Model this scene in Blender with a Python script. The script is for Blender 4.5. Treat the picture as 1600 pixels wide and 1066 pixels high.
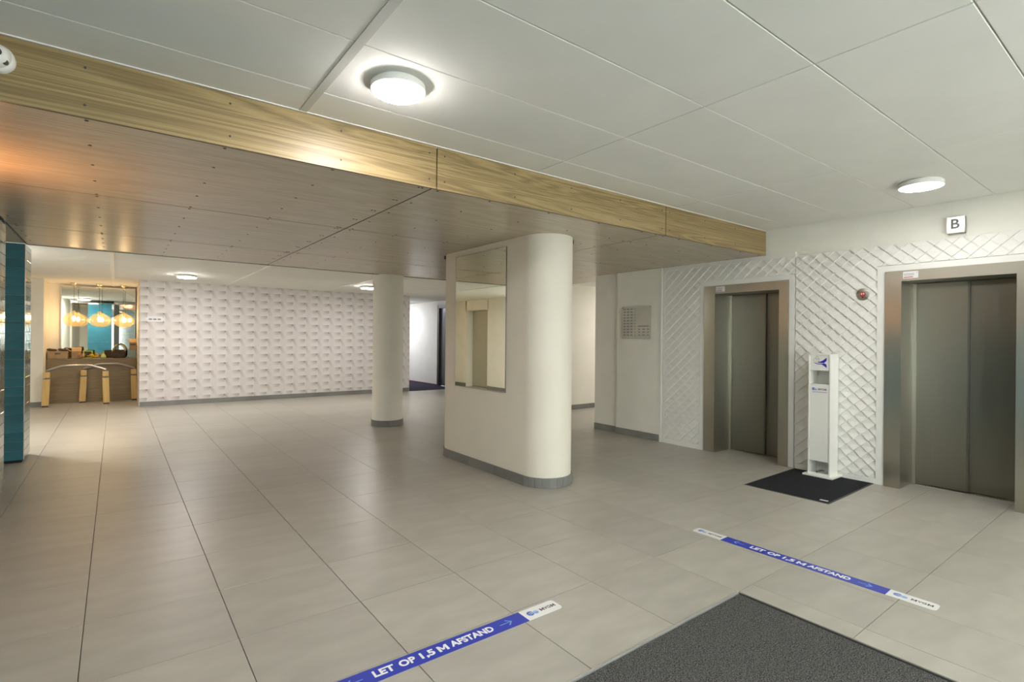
import bpy, bmesh, math, random
from mathutils import Vector, Matrix
random.seed(7)
SC = bpy.context.scene
COL = SC.collection
for o in list(bpy.data.objects):
    bpy.data.objects.remove(o)

# ------------------------------------------------------------------ camera, world, exposure
A, ROLL, EYE = .648, .009, 1.47
fwd = Vector((math.sin(A), math.cos(A), 0)); rgt = Vector((math.cos(A), -math.sin(A), 0)); upv = Vector((0, 0, 1))
cr, sr = math.cos(ROLL), math.sin(ROLL)
R3, U3, B3 = rgt*cr + upv*sr, upv*cr - rgt*sr, -fwd
cd = bpy.data.cameras.new('camera'); cam = bpy.data.objects.new('camera', cd); COL.objects.link(cam)
M = Matrix(((R3.x, U3.x, B3.x, 0), (R3.y, U3.y, B3.y, 0), (R3.z, U3.z, B3.z, EYE), (0, 0, 0, 1)))
cam.matrix_world = M
cd.sensor_width = 36; cd.lens = 36*818/1600; cd.shift_y = -4/1600; cd.clip_start = .05
SC.camera = cam
w = bpy.data.worlds.new('world'); SC.world = w; w.use_nodes = True
w.node_tree.nodes['Background'].inputs[0].default_value = (1, .96, .96, 1)
w.node_tree.nodes['Background'].inputs[1].default_value = 2.0
SC.view_settings.view_transform = 'Standard'; SC.view_settings.look = 'None'
SC.view_settings.gamma = 1; SC.view_settings.use_curve_mapping = False
SC.view_settings.exposure = 2.42
LAMP_E = 33.0        # ceiling lamp diffusers
SC.cycles.use_denoising = True
SC.cycles.max_bounces = 12; SC.cycles.diffuse_bounces = 8; SC.cycles.glossy_bounces = 6; SC.cycles.transmission_bounces = 8
SC.cycles.transparent_max_bounces = 12
SC.cycles.sample_clamp_indirect = 6
SC.cycles.caustics_reflective = False; SC.cycles.caustics_refractive = False

# ------------------------------------------------------------------ materials
MATS = {}
class N:
    """tiny wrapper that turns arithmetic into Math nodes"""
    def __init__(s, nt, sock): s.nt, s.s = nt, sock
    def op(s, kind, b=None, c=None):
        n = s.nt.nodes.new('ShaderNodeMath'); n.operation = kind
        for i, v in enumerate((s, b, c)):
            if v is None: continue
            if isinstance(v, N): s.nt.links.new(v.s, n.inputs[i])
            else: n.inputs[i].default_value = v
        return N(s.nt, n.outputs[0])
    def __add__(s, o): return s.op('ADD', o)
    def __sub__(s, o): return s.op('SUBTRACT', o)
    def __mul__(s, o): return s.op('MULTIPLY', o)
    def __truediv__(s, o): return s.op('DIVIDE', o)
    def floor(s): return s.op('FLOOR')
    def fract(s): return s.op('FRACT')
    def mod(s, v): return s.op('FLOORED_MODULO', v)
    def gt(s, v): return s.op('GREATER_THAN', v)
    def lt(s, v): return s.op('LESS_THAN', v)
    def clamp(s): return s.op('MAXIMUM', 0.0).op('MINIMUM', 1.0)

def base(name, color, rough=.5, metal=0, spec=.5, **kw):
    m = bpy.data.materials.new(name); m.use_nodes = True
    p = m.node_tree.nodes['Principled BSDF']
    p.inputs['Base Color'].default_value = (*color, 1); p.inputs['Roughness'].default_value = rough
    p.inputs['Metallic'].default_value = metal; p.inputs['Specular IOR Level'].default_value = spec
    for k, v in kw.items(): p.inputs[k.replace('_', ' ')].default_value = v
    MATS[name] = m
    return m, m.node_tree, p

def coords(nt, scale=(1, 1, 1), kind='Object'):
    t = nt.nodes.new('ShaderNodeTexCoord'); mp = nt.nodes.new('ShaderNodeMapping')
    mp.inputs['Scale'].default_value = scale
    nt.links.new(t.outputs[kind], mp.inputs[0]); return mp.outputs[0]

def noise_mat(name, c1, c2, scale=5, detail=4, stretch=(1, 1, 1), rough=.5, bump=0, bscale=None, metal=0, spec=.5, lo=.35, hi=.65, rvar=0, tint=0, dist=.002, **kw):
    m, nt, p = base(name, c1, rough, metal, spec, **kw)
    v = coords(nt, stretch)
    n = nt.nodes.new('ShaderNodeTexNoise'); n.inputs['Scale'].default_value = scale; n.inputs['Detail'].default_value = detail
    nt.links.new(v, n.inputs['Vector'])
    r = nt.nodes.new('ShaderNodeValToRGB'); r.color_ramp.elements[0].position = lo; r.color_ramp.elements[1].position = hi
    r.color_ramp.elements[0].color = (*c1, 1); r.color_ramp.elements[1].color = (*c2, 1)
    nt.links.new(n.outputs['Fac'], r.inputs[0])
    out = r.outputs[0]
    if tint:
        oi = nt.nodes.new('ShaderNodeObjectInfo')
        k = N(nt, oi.outputs['Random'])*tint + (1 - tint/2)
        h = nt.nodes.new('ShaderNodeHueSaturation'); nt.links.new(k.s, h.inputs['Value']); nt.links.new(out, h.inputs['Color']); out = h.outputs[0]
    nt.links.new(out, p.inputs['Base Color'])
    if rvar:
        rr = N(nt, n.outputs['Fac'])*rvar + (rough - rvar/2); nt.links.new(rr.s, p.inputs['Roughness'])
    if bump:
        b = nt.nodes.new('ShaderNodeBump'); b.inputs['Strength'].default_value = bump; b.inputs['Distance'].default_value = dist
        n2 = nt.nodes.new('ShaderNodeTexNoise'); n2.inputs['Scale'].default_value = bscale or scale; n2.inputs['Detail'].default_value = 3
        nt.links.new(v, n2.inputs['Vector']); nt.links.new(n2.outputs['Fac'], b.inputs['Height']); nt.links.new(b.outputs[0], p.inputs['Normal'])
    return m

noise_mat('plaster', (.79, .775, .71), (.82, .805, .74), 3, rough=.7, bump=.15, bscale=90)
noise_mat('cream_plaster', (.80, .76, .66), (.83, .79, .69), 3, rough=.7, bump=.15, bscale=90)
noise_mat('ceiling_board', (.80, .795, .75), (.83, .825, .78), 2.5, rough=.75, tint=.03, bump=.1, bscale=200)
base('ceiling_gap', (.66, .66, .62), .7)
base('grid_rail', (.60, .60, .56), .5)
noise_mat('floor_tile', (.38, .36, .315), (.44, .42, .37), 2.2, 6, stretch=(1.2, 3.5, 1), rough=.36, rvar=.1, tint=.10, bump=.04, bscale=30, spec=.5)
base('grout', (.12, .115, .10), .8)
noise_mat('base_tile', (.19, .19, .18), (.23, .23, .215), 4, rough=.45, tint=.12)
noise_mat('white_relief', (.76, .755, .72), (.80, .795, .76), 6, rough=.5)
base('white_trim', (.80, .795, .76), .4)
def brushed(name, c, rough, stretch, an=.6):
    m = noise_mat(name, c, tuple(x*1.035 for x in c), 3, 3, stretch=stretch, rough=rough, metal=1, rvar=.03, Anisotropic=.85)
    return m
brushed('steel', (.245, .228, .188), .42, (60, 60, .5))
brushed('steel_frame', (.45, .43, .365), .30, (60, 60, .5))
brushed('dark_steel', (.2, .19, .165), .4, (40, 40, .6))
base('chrome', (.62, .62, .62), .22, 1)
base('rail_metal', (.42, .42, .42), .35, 1)
base('satin_nickel', (.62, .55, .44), .3, 1)
base('black_gap', (.012, .012, .012), .8)
base('dark_plastic', (.03, .03, .03), .45)
base('mirror_glass', (.80, .84, .78), .0, 1)
base('teal_dark', (.02, .07, .09), .3)
noise_mat('teal_tile', (.032, .145, .20), (.05, .19, .25), 2, 3, rough=.09, tint=.22, bump=.5, bscale=9, spec=.6, dist=.006)
base('tile_grout', (.34, .37, .37), .7)
base('tile_trim', (.55, .58, .58), .35, .6)
base('lamp_white', (.80, .80, .77), .4)
def emit(name, c, e):
    m, nt, p = base(name, c, .5); p.inputs['Emission Color'].default_value = (*c, 1); p.inputs['Emission Strength'].default_value = e
    m.cycles.emission_sampling = 'FRONT' if e > 3 else 'AUTO'
emit('lamp_glow', (1, .955, .925), LAMP_E)
emit('fill_glow_front', (1, .955, .925), LAMP_E*1.7)
emit('fill_glow_dim', (1, .955, .925), LAMP_E*.5)
emit('lamp_glow_lift', (1, .955, .925), LAMP_E*.46)
emit('lamp_glow_rear', (1, .95, .905), LAMP_E*1.02)
emit('fill_glow_corner', (1, .95, .90), LAMP_E*1.7)
emit('cool_glow', (.84, .86, 1), 42)
emit('warm_bulb', (1, .76, .50), 44)
emit('warm_wall_lamp', (1, .42, .14), 26)
emit('sign_glow', (1, 1, .97), .10)
base('sign_grey', (.10, .10, .10), .4)
base('red_led', (.2, .03, .03), .4, Emission_Color=(1, .05, .03, 1), Emission_Strength=.05)
noise_mat('mat_dark', (.015, .015, .017), (.21, .21, .20), 190, 3, rough=.95, bump=.9, bscale=260, spec=.1, lo=.36, hi=.72, dist=.004)
noise_mat('mat_small', (.018, .019, .023), (.035, .036, .042), 160, 3, rough=.95, bump=.6, bscale=180, spec=.1, dist=.003)
base('rubber', (.06, .06, .058), .6)
base('mat_edge_metal', (.75, .75, .72), .35, .7)
noise_mat('carpet_purple', (.035, .03, .05), (.07, .06, .09), 60, 3, rough=.95, spec=.1)
base('tape_blue', (.035, .055, .42), .38)
base('tape_white', (.78, .78, .77), .38)
base('print_white', (.85, .85, .85), .45)
base('print_light_blue', (.22, .42, .80), .45)
base('print_blue', (.02, .02, .42), .45)
base('print_mid_blue', (.05, .14, .50), .45)
base('print_grey', (.20, .20, .24), .5)
base('print_black', (.05, .05, .05), .5)
base('print_red', (.45, .03, .04), .5)
base('cabinet_white', (.82, .82, .78), .35)
noise_mat('cardboard', (.36, .24, .12), (.42, .29, .15), 8, rough=.8, bump=.1)
noise_mat('wicker', (.02, .012, .006), (.09, .055, .03), 70, rough=.6, bump=.8, bscale=70, dist=.01)
base('rope', (.55, .46, .25), .7)
base('lime_frame', (.35, .48, .04), .4)
base('petal_yellow', (.75, .50, .02), .5)
base('petal_pink', (.70, .35, .33), .5)
base('leaf', (.08, .14, .03), .5)
base('vase_glass', (.50, .52, .16), .15)
base('teal_grey', (.26, .33, .31), .5)
base('sticker_white', (.78, .77, .78), .4)
noise_mat('post_wood', (.62, .40, .13), (.72, .50, .19), 3, stretch=(6, 6, .6), rough=.5)
noise_mat('door_paint', (.44, .42, .34), (.46, .44, .36), 2, rough=.5)
noise_mat('door_grey', (.07, .07, .085), (.085, .085, .10), 2, rough=.3)
base('red_strip', (.12, .03, .03), .5)
noise_mat('acrylic_print', (.52, .50, .43), (.60, .58, .51), 3, rough=.12)

def wood(name, cs, ring=16, rough=.33, coat=0):
    m, nt, p = base(name, cs[0], rough)
    v = coords(nt, (.10, .9, 4.2) if name == 'wood_fascia' else ((.25, 3.2, 1) if name == 'wood_soffit' else (.15, 1, 8)))
    n = nt.nodes.new('ShaderNodeTexNoise'); n.inputs['Scale'].default_value = 2.2; n.inputs['Detail'].default_value = 5; n.inputs['Distortion'].default_value = .7
    nt.links.new(v, n.inputs['Vector'])
    wv = N(nt, n.outputs['Fac'])*ring
    f = (wv.fract()*2 - 1).op('ABSOLUTE')
    v2 = coords(nt, (1, 60, 60) if name != 'wood_counter' else (1, 30, 70))
    n2 = nt.nodes.new('ShaderNodeTexNoise'); n2.inputs['Scale'].default_value = 3; n2.inputs['Detail'].default_value = 3
    nt.links.new(v2, n2.inputs['Vector'])
    g = (f*.62 + N(nt, n2.outputs['Fac'])*.5).clamp()
    r = nt.nodes.new('ShaderNodeValToRGB'); r.color_ramp.elements[0].position = .12; r.color_ramp.elements[1].position = .9
    r.color_ramp.elements[0].color = (*cs[0], 1); r.color_ramp.elements[1].color = (*cs[1], 1)
    nt.links.new(g.s, r.inputs[0]); nt.links.new(r.outputs[0], p.inputs['Base Color'])
wood('wood_fascia', ((.185, .128, .055), (.40, .295, .14)), 15, .42)
wood('wood_soffit', ((.455, .385, .285), (.56, .48, .36)), 8, .27)
wood('wood_counter', ((.17, .115, .048), (.27, .195, .09)), 12, .4)

# printed wallpaper: hexagon relief drawn in greys (a flat print, so it is colour only)
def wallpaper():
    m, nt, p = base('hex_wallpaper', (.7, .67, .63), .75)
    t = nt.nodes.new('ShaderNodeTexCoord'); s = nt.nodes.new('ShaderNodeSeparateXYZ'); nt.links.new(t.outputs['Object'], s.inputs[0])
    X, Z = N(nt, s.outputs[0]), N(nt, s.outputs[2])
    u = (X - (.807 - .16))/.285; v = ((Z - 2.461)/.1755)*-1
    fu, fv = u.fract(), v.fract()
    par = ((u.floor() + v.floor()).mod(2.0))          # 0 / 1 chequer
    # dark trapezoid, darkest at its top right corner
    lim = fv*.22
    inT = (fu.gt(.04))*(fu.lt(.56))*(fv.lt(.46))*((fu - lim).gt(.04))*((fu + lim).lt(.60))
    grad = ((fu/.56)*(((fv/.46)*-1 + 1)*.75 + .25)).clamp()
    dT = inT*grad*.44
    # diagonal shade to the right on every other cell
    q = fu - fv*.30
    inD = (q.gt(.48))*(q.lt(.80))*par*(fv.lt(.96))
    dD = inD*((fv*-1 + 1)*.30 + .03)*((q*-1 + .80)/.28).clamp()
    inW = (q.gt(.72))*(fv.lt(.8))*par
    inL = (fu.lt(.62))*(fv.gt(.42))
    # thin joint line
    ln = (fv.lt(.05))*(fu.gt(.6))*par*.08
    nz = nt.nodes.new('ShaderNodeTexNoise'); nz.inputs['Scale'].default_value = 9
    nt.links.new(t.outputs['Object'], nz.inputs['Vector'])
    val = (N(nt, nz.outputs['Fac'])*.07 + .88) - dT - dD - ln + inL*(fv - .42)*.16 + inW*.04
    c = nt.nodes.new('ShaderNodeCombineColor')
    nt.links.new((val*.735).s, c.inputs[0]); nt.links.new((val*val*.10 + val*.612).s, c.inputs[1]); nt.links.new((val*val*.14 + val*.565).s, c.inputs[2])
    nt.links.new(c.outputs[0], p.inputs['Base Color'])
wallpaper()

def glassy(name, tint, amount=.8, rough=0):
    m = bpy.data.materials.new(name); m.use_nodes = True; nt = m.node_tree; nt.nodes.clear()
    o = nt.nodes.new('ShaderNodeOutputMaterial'); mx = nt.nodes.new('ShaderNodeMixShader'); mx.inputs[0].default_value = 1 - amount
    a = nt.nodes.new('ShaderNodeBsdfTransparent'); a.inputs[0].default_value = (*tint, 1)
    g = nt.nodes.new('ShaderNodeBsdfPrincipled'); g.inputs['Base Color'].default_value = (*[x*.8 for x in tint], 1); g.inputs['Roughness'].default_value = rough; g.inputs['Metallic'].default_value = .5
    nt.links.new(a.outputs[0], mx.inputs[1]); nt.links.new(g.outputs[0], mx.inputs[2]); nt.links.new(mx.outputs[0], o.inputs[0]); MATS[name] = m
glassy('amber_glass', (.97, .87, .68), .84, .06)
glassy('clear_glass', (.92, .97, .95), .9)

# ------------------------------------------------------------------ mesh helpers
def bm_():
    return bmesh.new()
def bx(bm, x0, x1, y0, y1, z0, z1, mat=None):
    x0, x1 = sorted((x0, x1)); y0, y1 = sorted((y0, y1)); z0, z1 = sorted((z0, z1))
    vs = [bm.verts.new(p) for p in ((x0, y0, z0), (x1, y0, z0), (x1, y1, z0), (x0, y1, z0), (x0, y0, z1), (x1, y0, z1), (x1, y1, z1), (x0, y1, z1))]
    for f in ((3, 2, 1, 0), (4, 5, 6, 7), (0, 1, 5, 4), (1, 2, 6, 5), (2, 3, 7, 6), (3, 0, 4, 7)):
        bm.faces.new([vs[i] for i in f])
    return vs
def bevel(bm, w, seg=1):
    bmesh.ops.bevel(bm, geom=list(bm.edges), offset=w, segments=seg, affect='EDGES', profile=.6); return bm
def tube(bm, pts, r, n=8, flat=None, cap=True):
    pts = [Vector(p) for p in pts]; rings = []
    for i, p in enumerate(pts):
        d = (pts[min(i+1, len(pts)-1)] - pts[max(i-1, 0)]).normalized()
        up = Vector((0, 0, 1)) if abs(d.z) < .9 else Vector((1, 0, 0))
        a = d.cross(up).normalized(); b = a.cross(d)
        rr = r[i] if isinstance(r, (list, tuple)) else r
        fb = flat or 1
        rings.append([bm.verts.new(p + a*rr*math.cos(2*math.pi*k/n) + b*rr*fb*math.sin(2*math.pi*k/n)) for k in range(n)])
    for q0, q1 in zip(rings, rings[1:]):
        for k in range(n): bm.faces.new((q0[k], q0[(k+1) % n], q1[(k+1) % n], q1[k]))
    if cap: bm.faces.new(rings[0][::-1]); bm.faces.new(rings[-1])
def lathe(bm, prof, n=32, cx=0, cy=0, ax='z', closed=True):
    rings = []
    for r, h in prof:
        if r < 1e-5:
            p = {'z': (cx, cy, h), 'x': (h, cx, cy), 'y': (cx, h, cy)}[ax]; rings.append([bm.verts.new(p)]); continue
        ring = []
        for k in range(n):
            a = 2*math.pi*k/n; c, s = r*math.cos(a), r*math.sin(a)
            p = {'z': (cx+c, cy+s, h), 'x': (h, cx+c, cy+s), 'y': (cx+c, h, cy+s)}[ax]
            ring.append(bm.verts.new(p))
        rings.append(ring)
    for a, b in zip(rings, rings[1:]):
        if len(a) == 1 and len(b) == 1: continue
        for k in range(n):
            k2 = (k+1) % n
            if len(a) == 1: bm.faces.new((a[0], b[k], b[k2]))
            elif len(b) == 1: bm.faces.new((a[k], b[0], a[k2]))
            else: bm.faces.new((a[k], b[k], b[k2], a[k2]))
    if closed:
        if len(rings[0]) > 1: bm.faces.new(rings[0])
        if len(rings[-1]) > 1: bm.faces.new(rings[-1])
def mesh(name, bm, mat, smooth=False):
    bmesh.ops.recalc_face_normals(bm, faces=bm.faces)
    me = bpy.data.meshes.new(name); bm.to_mesh(me); bm.free()
    if smooth:
        for f in me.polygons: f.use_smooth = True
        try: me.set_sharp_from_angle(angle=math.radians(38))
        except Exception: pass
    me.materials.append(MATS[mat]); return me
def props(o, label=None, cat=None, group=None, kind=None):
    for k, v in (('label', label), ('category', cat), ('group', group), ('kind', kind)):
        if v: o[k] = v
    return o
def link(name, me, parent=None, loc=None, **kw):
    o = bpy.data.objects.new(name, me); COL.objects.link(o)
    if loc: o.location = loc
    if parent: o.parent = parent
    return props(o, **kw)
def ob(name, bm, mat, parent=None, smooth=False, loc=None, **kw):
    return link(name, mesh(name, bm, mat, smooth), parent, loc, **kw)
def box(name, dims, mat, parent=None, bev=0, loc=None, **kw):
    b = bm_(); bx(b, *dims)
    if bev: bevel(b, bev)
    return ob(name, b, mat, parent, loc=loc, **kw)
def boxes(name, lst, mat, parent=None, **kw):
    b = bm_()
    for d in lst: bx(b, *d)
    return ob(name, b, mat, parent, **kw)
def thing(name, loc, label, cat, group=None, rz=0):
    o = bpy.data.objects.new(name, None); COL.objects.link(o); o.location = loc; o.rotation_euler = (0, 0, rz); o.empty_display_size = .1
    return props(o, label, cat, group)
def flat(name, polys, mat, parent, frame, loc=None, th=.0006, **kw):
    """flat print: polys in 2-D, frame = (origin, right, up, normal)"""
    O, r, u, n = [Vector(v) for v in frame]; b = bm_()
    for poly in polys:
        lo = [b.verts.new(O + r*x + u*y) for x, y in poly]; hi = [b.verts.new(O + r*x + u*y + n*th) for x, y in poly]
        b.faces.new(hi)
        for i in range(len(poly)):
            j = (i+1) % len(poly); b.faces.new((lo[i], lo[j], hi[j], hi[i]))
    return ob(name, b, mat, parent, **kw)
def text(name, s, size, mat, parent, frame, bold=0, width=None, align='CENTER', th=.0006, **kw):
    cu = bpy.data.curves.new(name, 'FONT'); cu.body = s; cu.size = size; cu.align_x = align; cu.align_y = 'CENTER'; cu.offset = bold; cu.extrude = th/2; cu.resolution_u = 3
    to = bpy.data.objects.new(name, cu); COL.objects.link(to)
    dg = bpy.context.evaluated_depsgraph_get(); me = bpy.data.meshes.new_from_object(to.evaluated_get(dg)); bpy.data.objects.remove(to)
    xs = [v.co.x for v in me.vertices]; k = width/(max(xs) - min(xs)) if width else 1
    O, r, u, n = [Vector(v) for v in frame]
    for v in me.vertices:
        c = v.co.copy(); v.co = O + r*(c.x*k) + u*c.y + n*(c.z + th/2)
    me.materials.clear(); me.materials.append(MATS[mat])
    return link(name, me, parent, **kw)
def disc(r, n=20, cx=0, cy=0, sy=1): return [(cx + r*math.cos(2*math.pi*k/n), cy + r*sy*math.sin(2*math.pi*k/n)) for k in range(n)]

# ------------------------------------------------------------------ dimensions
XW = 6.30                    # plane of the lift wall
ZC, ZB, ZS = 2.80, 2.60, 2.507   # front ceiling, rear ceiling, soffit underside
YF, YR = 3.228, 8.20         # soffit front and rear
XL = -.83                    # tiled wall on the left
YN = 14.2; YP = 13.13        # wall beside the niche, patterned wall
E1 = dict(tr=(4.085, 2.862), fr=(4.02, 2.925), op=(3.865, 3.035), split=3.385)
E2 = dict(tr=(2.038, .885), fr=(1.965, .83), op=(1.825, .985), split=1.38)
E2['tr'] = (2.038, .77)
XD = 6.63                    # lift doors

# ------------------------------------------------------------------ floor
floor = box('floor', (-3.2, 10.6, -3.2, 17.5, -.08, -.012), 'grout', kind='structure')
xs = [-.118 + .6065*k for k in range(-5, 18)]
ys = [1.04 - .6*k for k in range(7, 0, -1)] + [1.04, 1.635, 2.23, 2.82, 3.42, 4.04, 4.72, 5.44, 6.18, 6.94, 7.70, 8.48, 9.26, 10.04, 10.82, 11.6, 12.38, 13.1, 13.9, 14.7, 15.5]
XM, YM = 2.915, 1.635        # corner of the entrance mat recess
cells = []
for i in range(len(xs)-1):
    for j in range(len(ys)-1):
        x0, x1, y0, y1 = xs[i], xs[i+1], ys[j], ys[j+1]
        if x1 <= XM + .02 and y1 <= YM + .01: continue
        if x0 > 6.45 and y0 > 13.0: continue
        if y1 <= YM + .01 and abs(x0 - XM) < .03:
            cells += [(XM + .004, 3.07, y0, y1), (3.07, x1, y0, y1)]
        else: cells.append((x0, x1, y0, y1))
def vis(c):
    cx, cy = (c[0]+c[1])/2, (c[2]+c[3])/2; p = Vector((cx, cy, 0))
    d = p.dot(fwd); l = p.dot(rgt)
    if d < .9 or abs(l/d) > 1.12 or cx < -1.2 or cx > 6.9: return 0
    if cx > 6.3 and cy < 6: return 0
    return 1/(d*d*d)*(c[1]-c[0])*(c[3]-c[2])
cells.sort(key=vis, reverse=True)
tile_me = {}; g = .0016; rest = bm_()
for n, c in enumerate(cells):
    w_, h_ = c[1]-c[0]-2*g, c[3]-c[2]-2*g
    if n < 285 and vis(c) > 0:
        key = (round(w_, 3), round(h_, 3))
        if key not in tile_me:
            b = bm_(); bx(b, -w_/2, w_/2, -h_/2, h_/2, -.011, 0)
            bmesh.ops.bevel(b, geom=[e for e in b.edges if all(v.co.z > -.001 for v in e.verts)], offset=.0009, segments=1, affect='EDGES')
            tile_me[key] = mesh('floor_tile', b, 'floor_tile')
        link('floor_tile', tile_me[key], floor, ((c[0]+c[1])/2, (c[2]+c[3])/2, 0))
    else: bx(rest, c[0]+g, c[1]-g, c[2]+g, c[3]-g, -.011, 0)
ob('floor_tile', rest, 'floor_tile', floor, kind='stuff')

# ------------------------------------------------------------------ ceilings
ceil = boxes('ceiling', [(-3.2, XW+.6, -3.2, YF+.05, ZC+.012, ZC+.1), (-3.2, 10.6, YR-2.1, 17.5, ZB+.012, ZB+.1), (-3.2, XL, YF+.02, 6.2, ZS+.03, ZS+.1)], 'ceiling_gap', kind='structure')
cx_ = [-2.73, -.93, .87, 2.665, 4.47, 6.28]; cy_ = [2.90 - .588*k for k in range(11)]
cm = {}
def ctile(x0, x1, y0, y1, z, g=.003):
    w_, h_ = x1-x0-2*g, y1-y0-2*g; key = (round(w_, 3), round(h_, 3))
    if key not in cm:
        b = bm_(); bx(b, -w_/2, w_/2, -h_/2, h_/2, 0, .0115)
        bmesh.ops.bevel(b, geom=[e for e in b.edges if all(v.co.z < .001 for v in e.verts)], offset=.0025, segments=1, affect='EDGES')
        cm[key] = mesh('ceiling_tile', b, 'ceiling_board')
    o = link('ceiling_tile', cm[key], ceil, ((x0+x1)/2, (y0+y1)/2, z))
for i in range(5):
    ctile(cx_[i], cx_[i+1], cy_[0], YF-.003, ZC)
    for j in range(10): ctile(cx_[i], cx_[i+1], cy_[j+1], cy_[j], ZC)
box('ceiling_rail', (.848, .892, -3, YF-.004, ZC-.004, ZC+.002), 'grid_rail', ceil)
box('edge_trim', (-3, XW, YF-.022, YF-.004, ZC-.006, ZC+.001), 'white_trim', ceil)
bxs = [-3.1, -2.05, -.05, 1.97, 3.99, 6.0, 8.0, 10.4]
for i in range(len(bxs)-1):
    for y0, y1 in ((YR+.004, 10.6), (10.6, 13.1), (13.1, 15.4)):
        if bxs[i] < 5.9 or y0 > 12: ctile(bxs[i], bxs[i+1], y0, y1, ZB, .006)
    if bxs[i] > 5.9: ctile(bxs[i], bxs[i+1], 6.15, 9.6, ZB, .004); ctile(bxs[i], bxs[i+1], 9.6, 13.1, ZB, .004)

for x_ in (-.05, 1.97, 3.99):
    box('ceiling_rail', (x_-.022, x_+.022, YR+.012, 15.25 if x_ < 0 else YP-.004, ZB-.014, ZB+.002), 'white_trim', ceil)

# ------------------------------------------------------------------ wooden soffit
sof = thing('wood_soffit', (2.7, 5.7, ZS), 'low wood-veneer bulkhead under the ceiling, carried by the pillars', 'bulkhead')
def sp(*d): return (d[0]-2.7, d[1]-2.7, d[2]-5.7, d[3]-5.7, d[4]-ZS, d[5]-ZS)
boxes('core', [sp(XL+.005, XW-.004, YF+.02, YR-.01, ZS+.014, ZB+.01), sp(XL+.005, XW-.004, YF+.02, YF+.2, ZB, ZC-.002), sp(XW, 6.87, 6.13, YR-.01, ZS+.014, ZB)], 'black_gap', sof)
jx = [XL+.008, 1.745, 4.30, XW-.006]; jy = [YF+.003, 4.97, 6.81, YR]
for i in range(3):
    for j in range(3):
        gx = .004 if i < 2 else .002
        b = bm_(); bx(b, *sp(jx[i]+.0065, jx[i+1]-.0065, jy[j]+.008, jy[j+1]-.008, ZS, ZS+.014)); ob('soffit_panel', b, 'wood_soffit', sof)
box('soffit_panel', sp(XW+.002, 6.87, 6.13, YR, ZS, ZS+.014), 'wood_soffit', sof)
fx = [XL+.005, 1.768, 4.33, XW-.004]
for i in range(3):
    box('fascia_panel', sp(fx[i]+.005, fx[i+1]-.005, YF-.012, YF+.001, ZS-.004, ZC-.008), 'wood_fascia', sof)
box('edge_strip', sp(XL+.02, XW-.004, YF-.004, YF+.003, ZS-.005, ZS+.001), 'dark_plastic', sof)
box('rear_edge', sp(XL+.01, 6.87, YR-.004, YR+.008, ZS-.008, ZB), 'dark_steel', sof)
box('side_edge', sp(XL+.0, XL+.012, 6.8, YR, ZS-.004, ZS+.1), 'dark_plastic', sof)
boxes('joint_strip', [sp(x-.008, x+.008, YF+.01, YR-.01, ZS+.0015, ZS+.004) for x in jx[1:3]] + [sp(XL+.02, XW-.02, y-.009, y+.009, ZS+.0015, ZS+.004) for y in jy[1:3]], 'black_gap', sof)
box('soffit_panel', sp(-1.95, XL-.001, 6.80, 8.148, ZS, ZS+.014), 'wood_soffit', sof)
scr = bm_()
for i in range(3):
    px = [jx[i]+.06, jx[i+1]-.06] + [-.12 + .593*k for k in range(0, 12)]
    px = [x for x in px if jx[i] + .05 < x < jx[i+1] - .05]
    for x in px:
        for j in range(3):
            n = 5
            for k in range(n):
                y = jy[j] + .04 + (jy[j+1]-jy[j]-.08)*k/(n-1)
                lathe(scr, [(.0075, ZS-.003), (.010, ZS+.0005)], 6, x, y)
for v in scr.verts: v.co -= Vector((2.7, 5.7, ZS))
ob('screw', scr, 'print_black', sof, kind='stuff')
scr = bm_()
for x in [-.125, .49, 1.10, 1.71, 1.83, 2.45, 3.05, 3.66, 4.27, 4.39, 5.0, 5.6]:
    for z in (ZS+.055, ZC-.06):
        lathe(scr, [(.005, YF-.0145), (.0065, YF-.0118)], 6, x, z, 'y')
for v in scr.verts: v.co -= Vector((2.7, 5.7, ZS))
ob('screw', scr, 'print_black', sof, kind='stuff')

# ------------------------------------------------------------------ walls
def bboard(name, runs, mat='base_tile', h=.1, t=.012):
    """runs: list of (x0,y0,x1,y1,nx,ny); short tiles 0.6 long"""
    par = None
    for (x0, y0, x1, y1, nx, ny) in runs:
        L = math.hypot(x1-x0, y1-y0); n = max(1, round(L/.6))
        for k in range(n):
            a, b_ = k/n, (k+1)/n
            p, q = Vector((x0+(x1-x0)*a, y0+(y1-y0)*a, 0)), Vector((x0+(x1-x0)*b_, y0+(y1-y0)*b_, 0))
            d = (q-p).normalized()*.0012; p += d; q -= d
            m = bm_(); nn = Vector((nx, ny, 0))*t
            bx(m, min(p.x, q.x, p.x+nn.x), max(p.x, q.x, q.x+nn.x), min(p.y, q.y, p.y+nn.y), max(p.y, q.y, q.y+nn.y), .001, h)
            if par is None:
                par = box(name, (x0-.0004*abs(nx), x1+.0004*abs(nx), y0-.0004*abs(ny), y1+.0004*abs(ny), .001, h-.004), 'grout', kind='structure')
            ob('baseboard_tile', m, mat, par)
    return par

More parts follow.
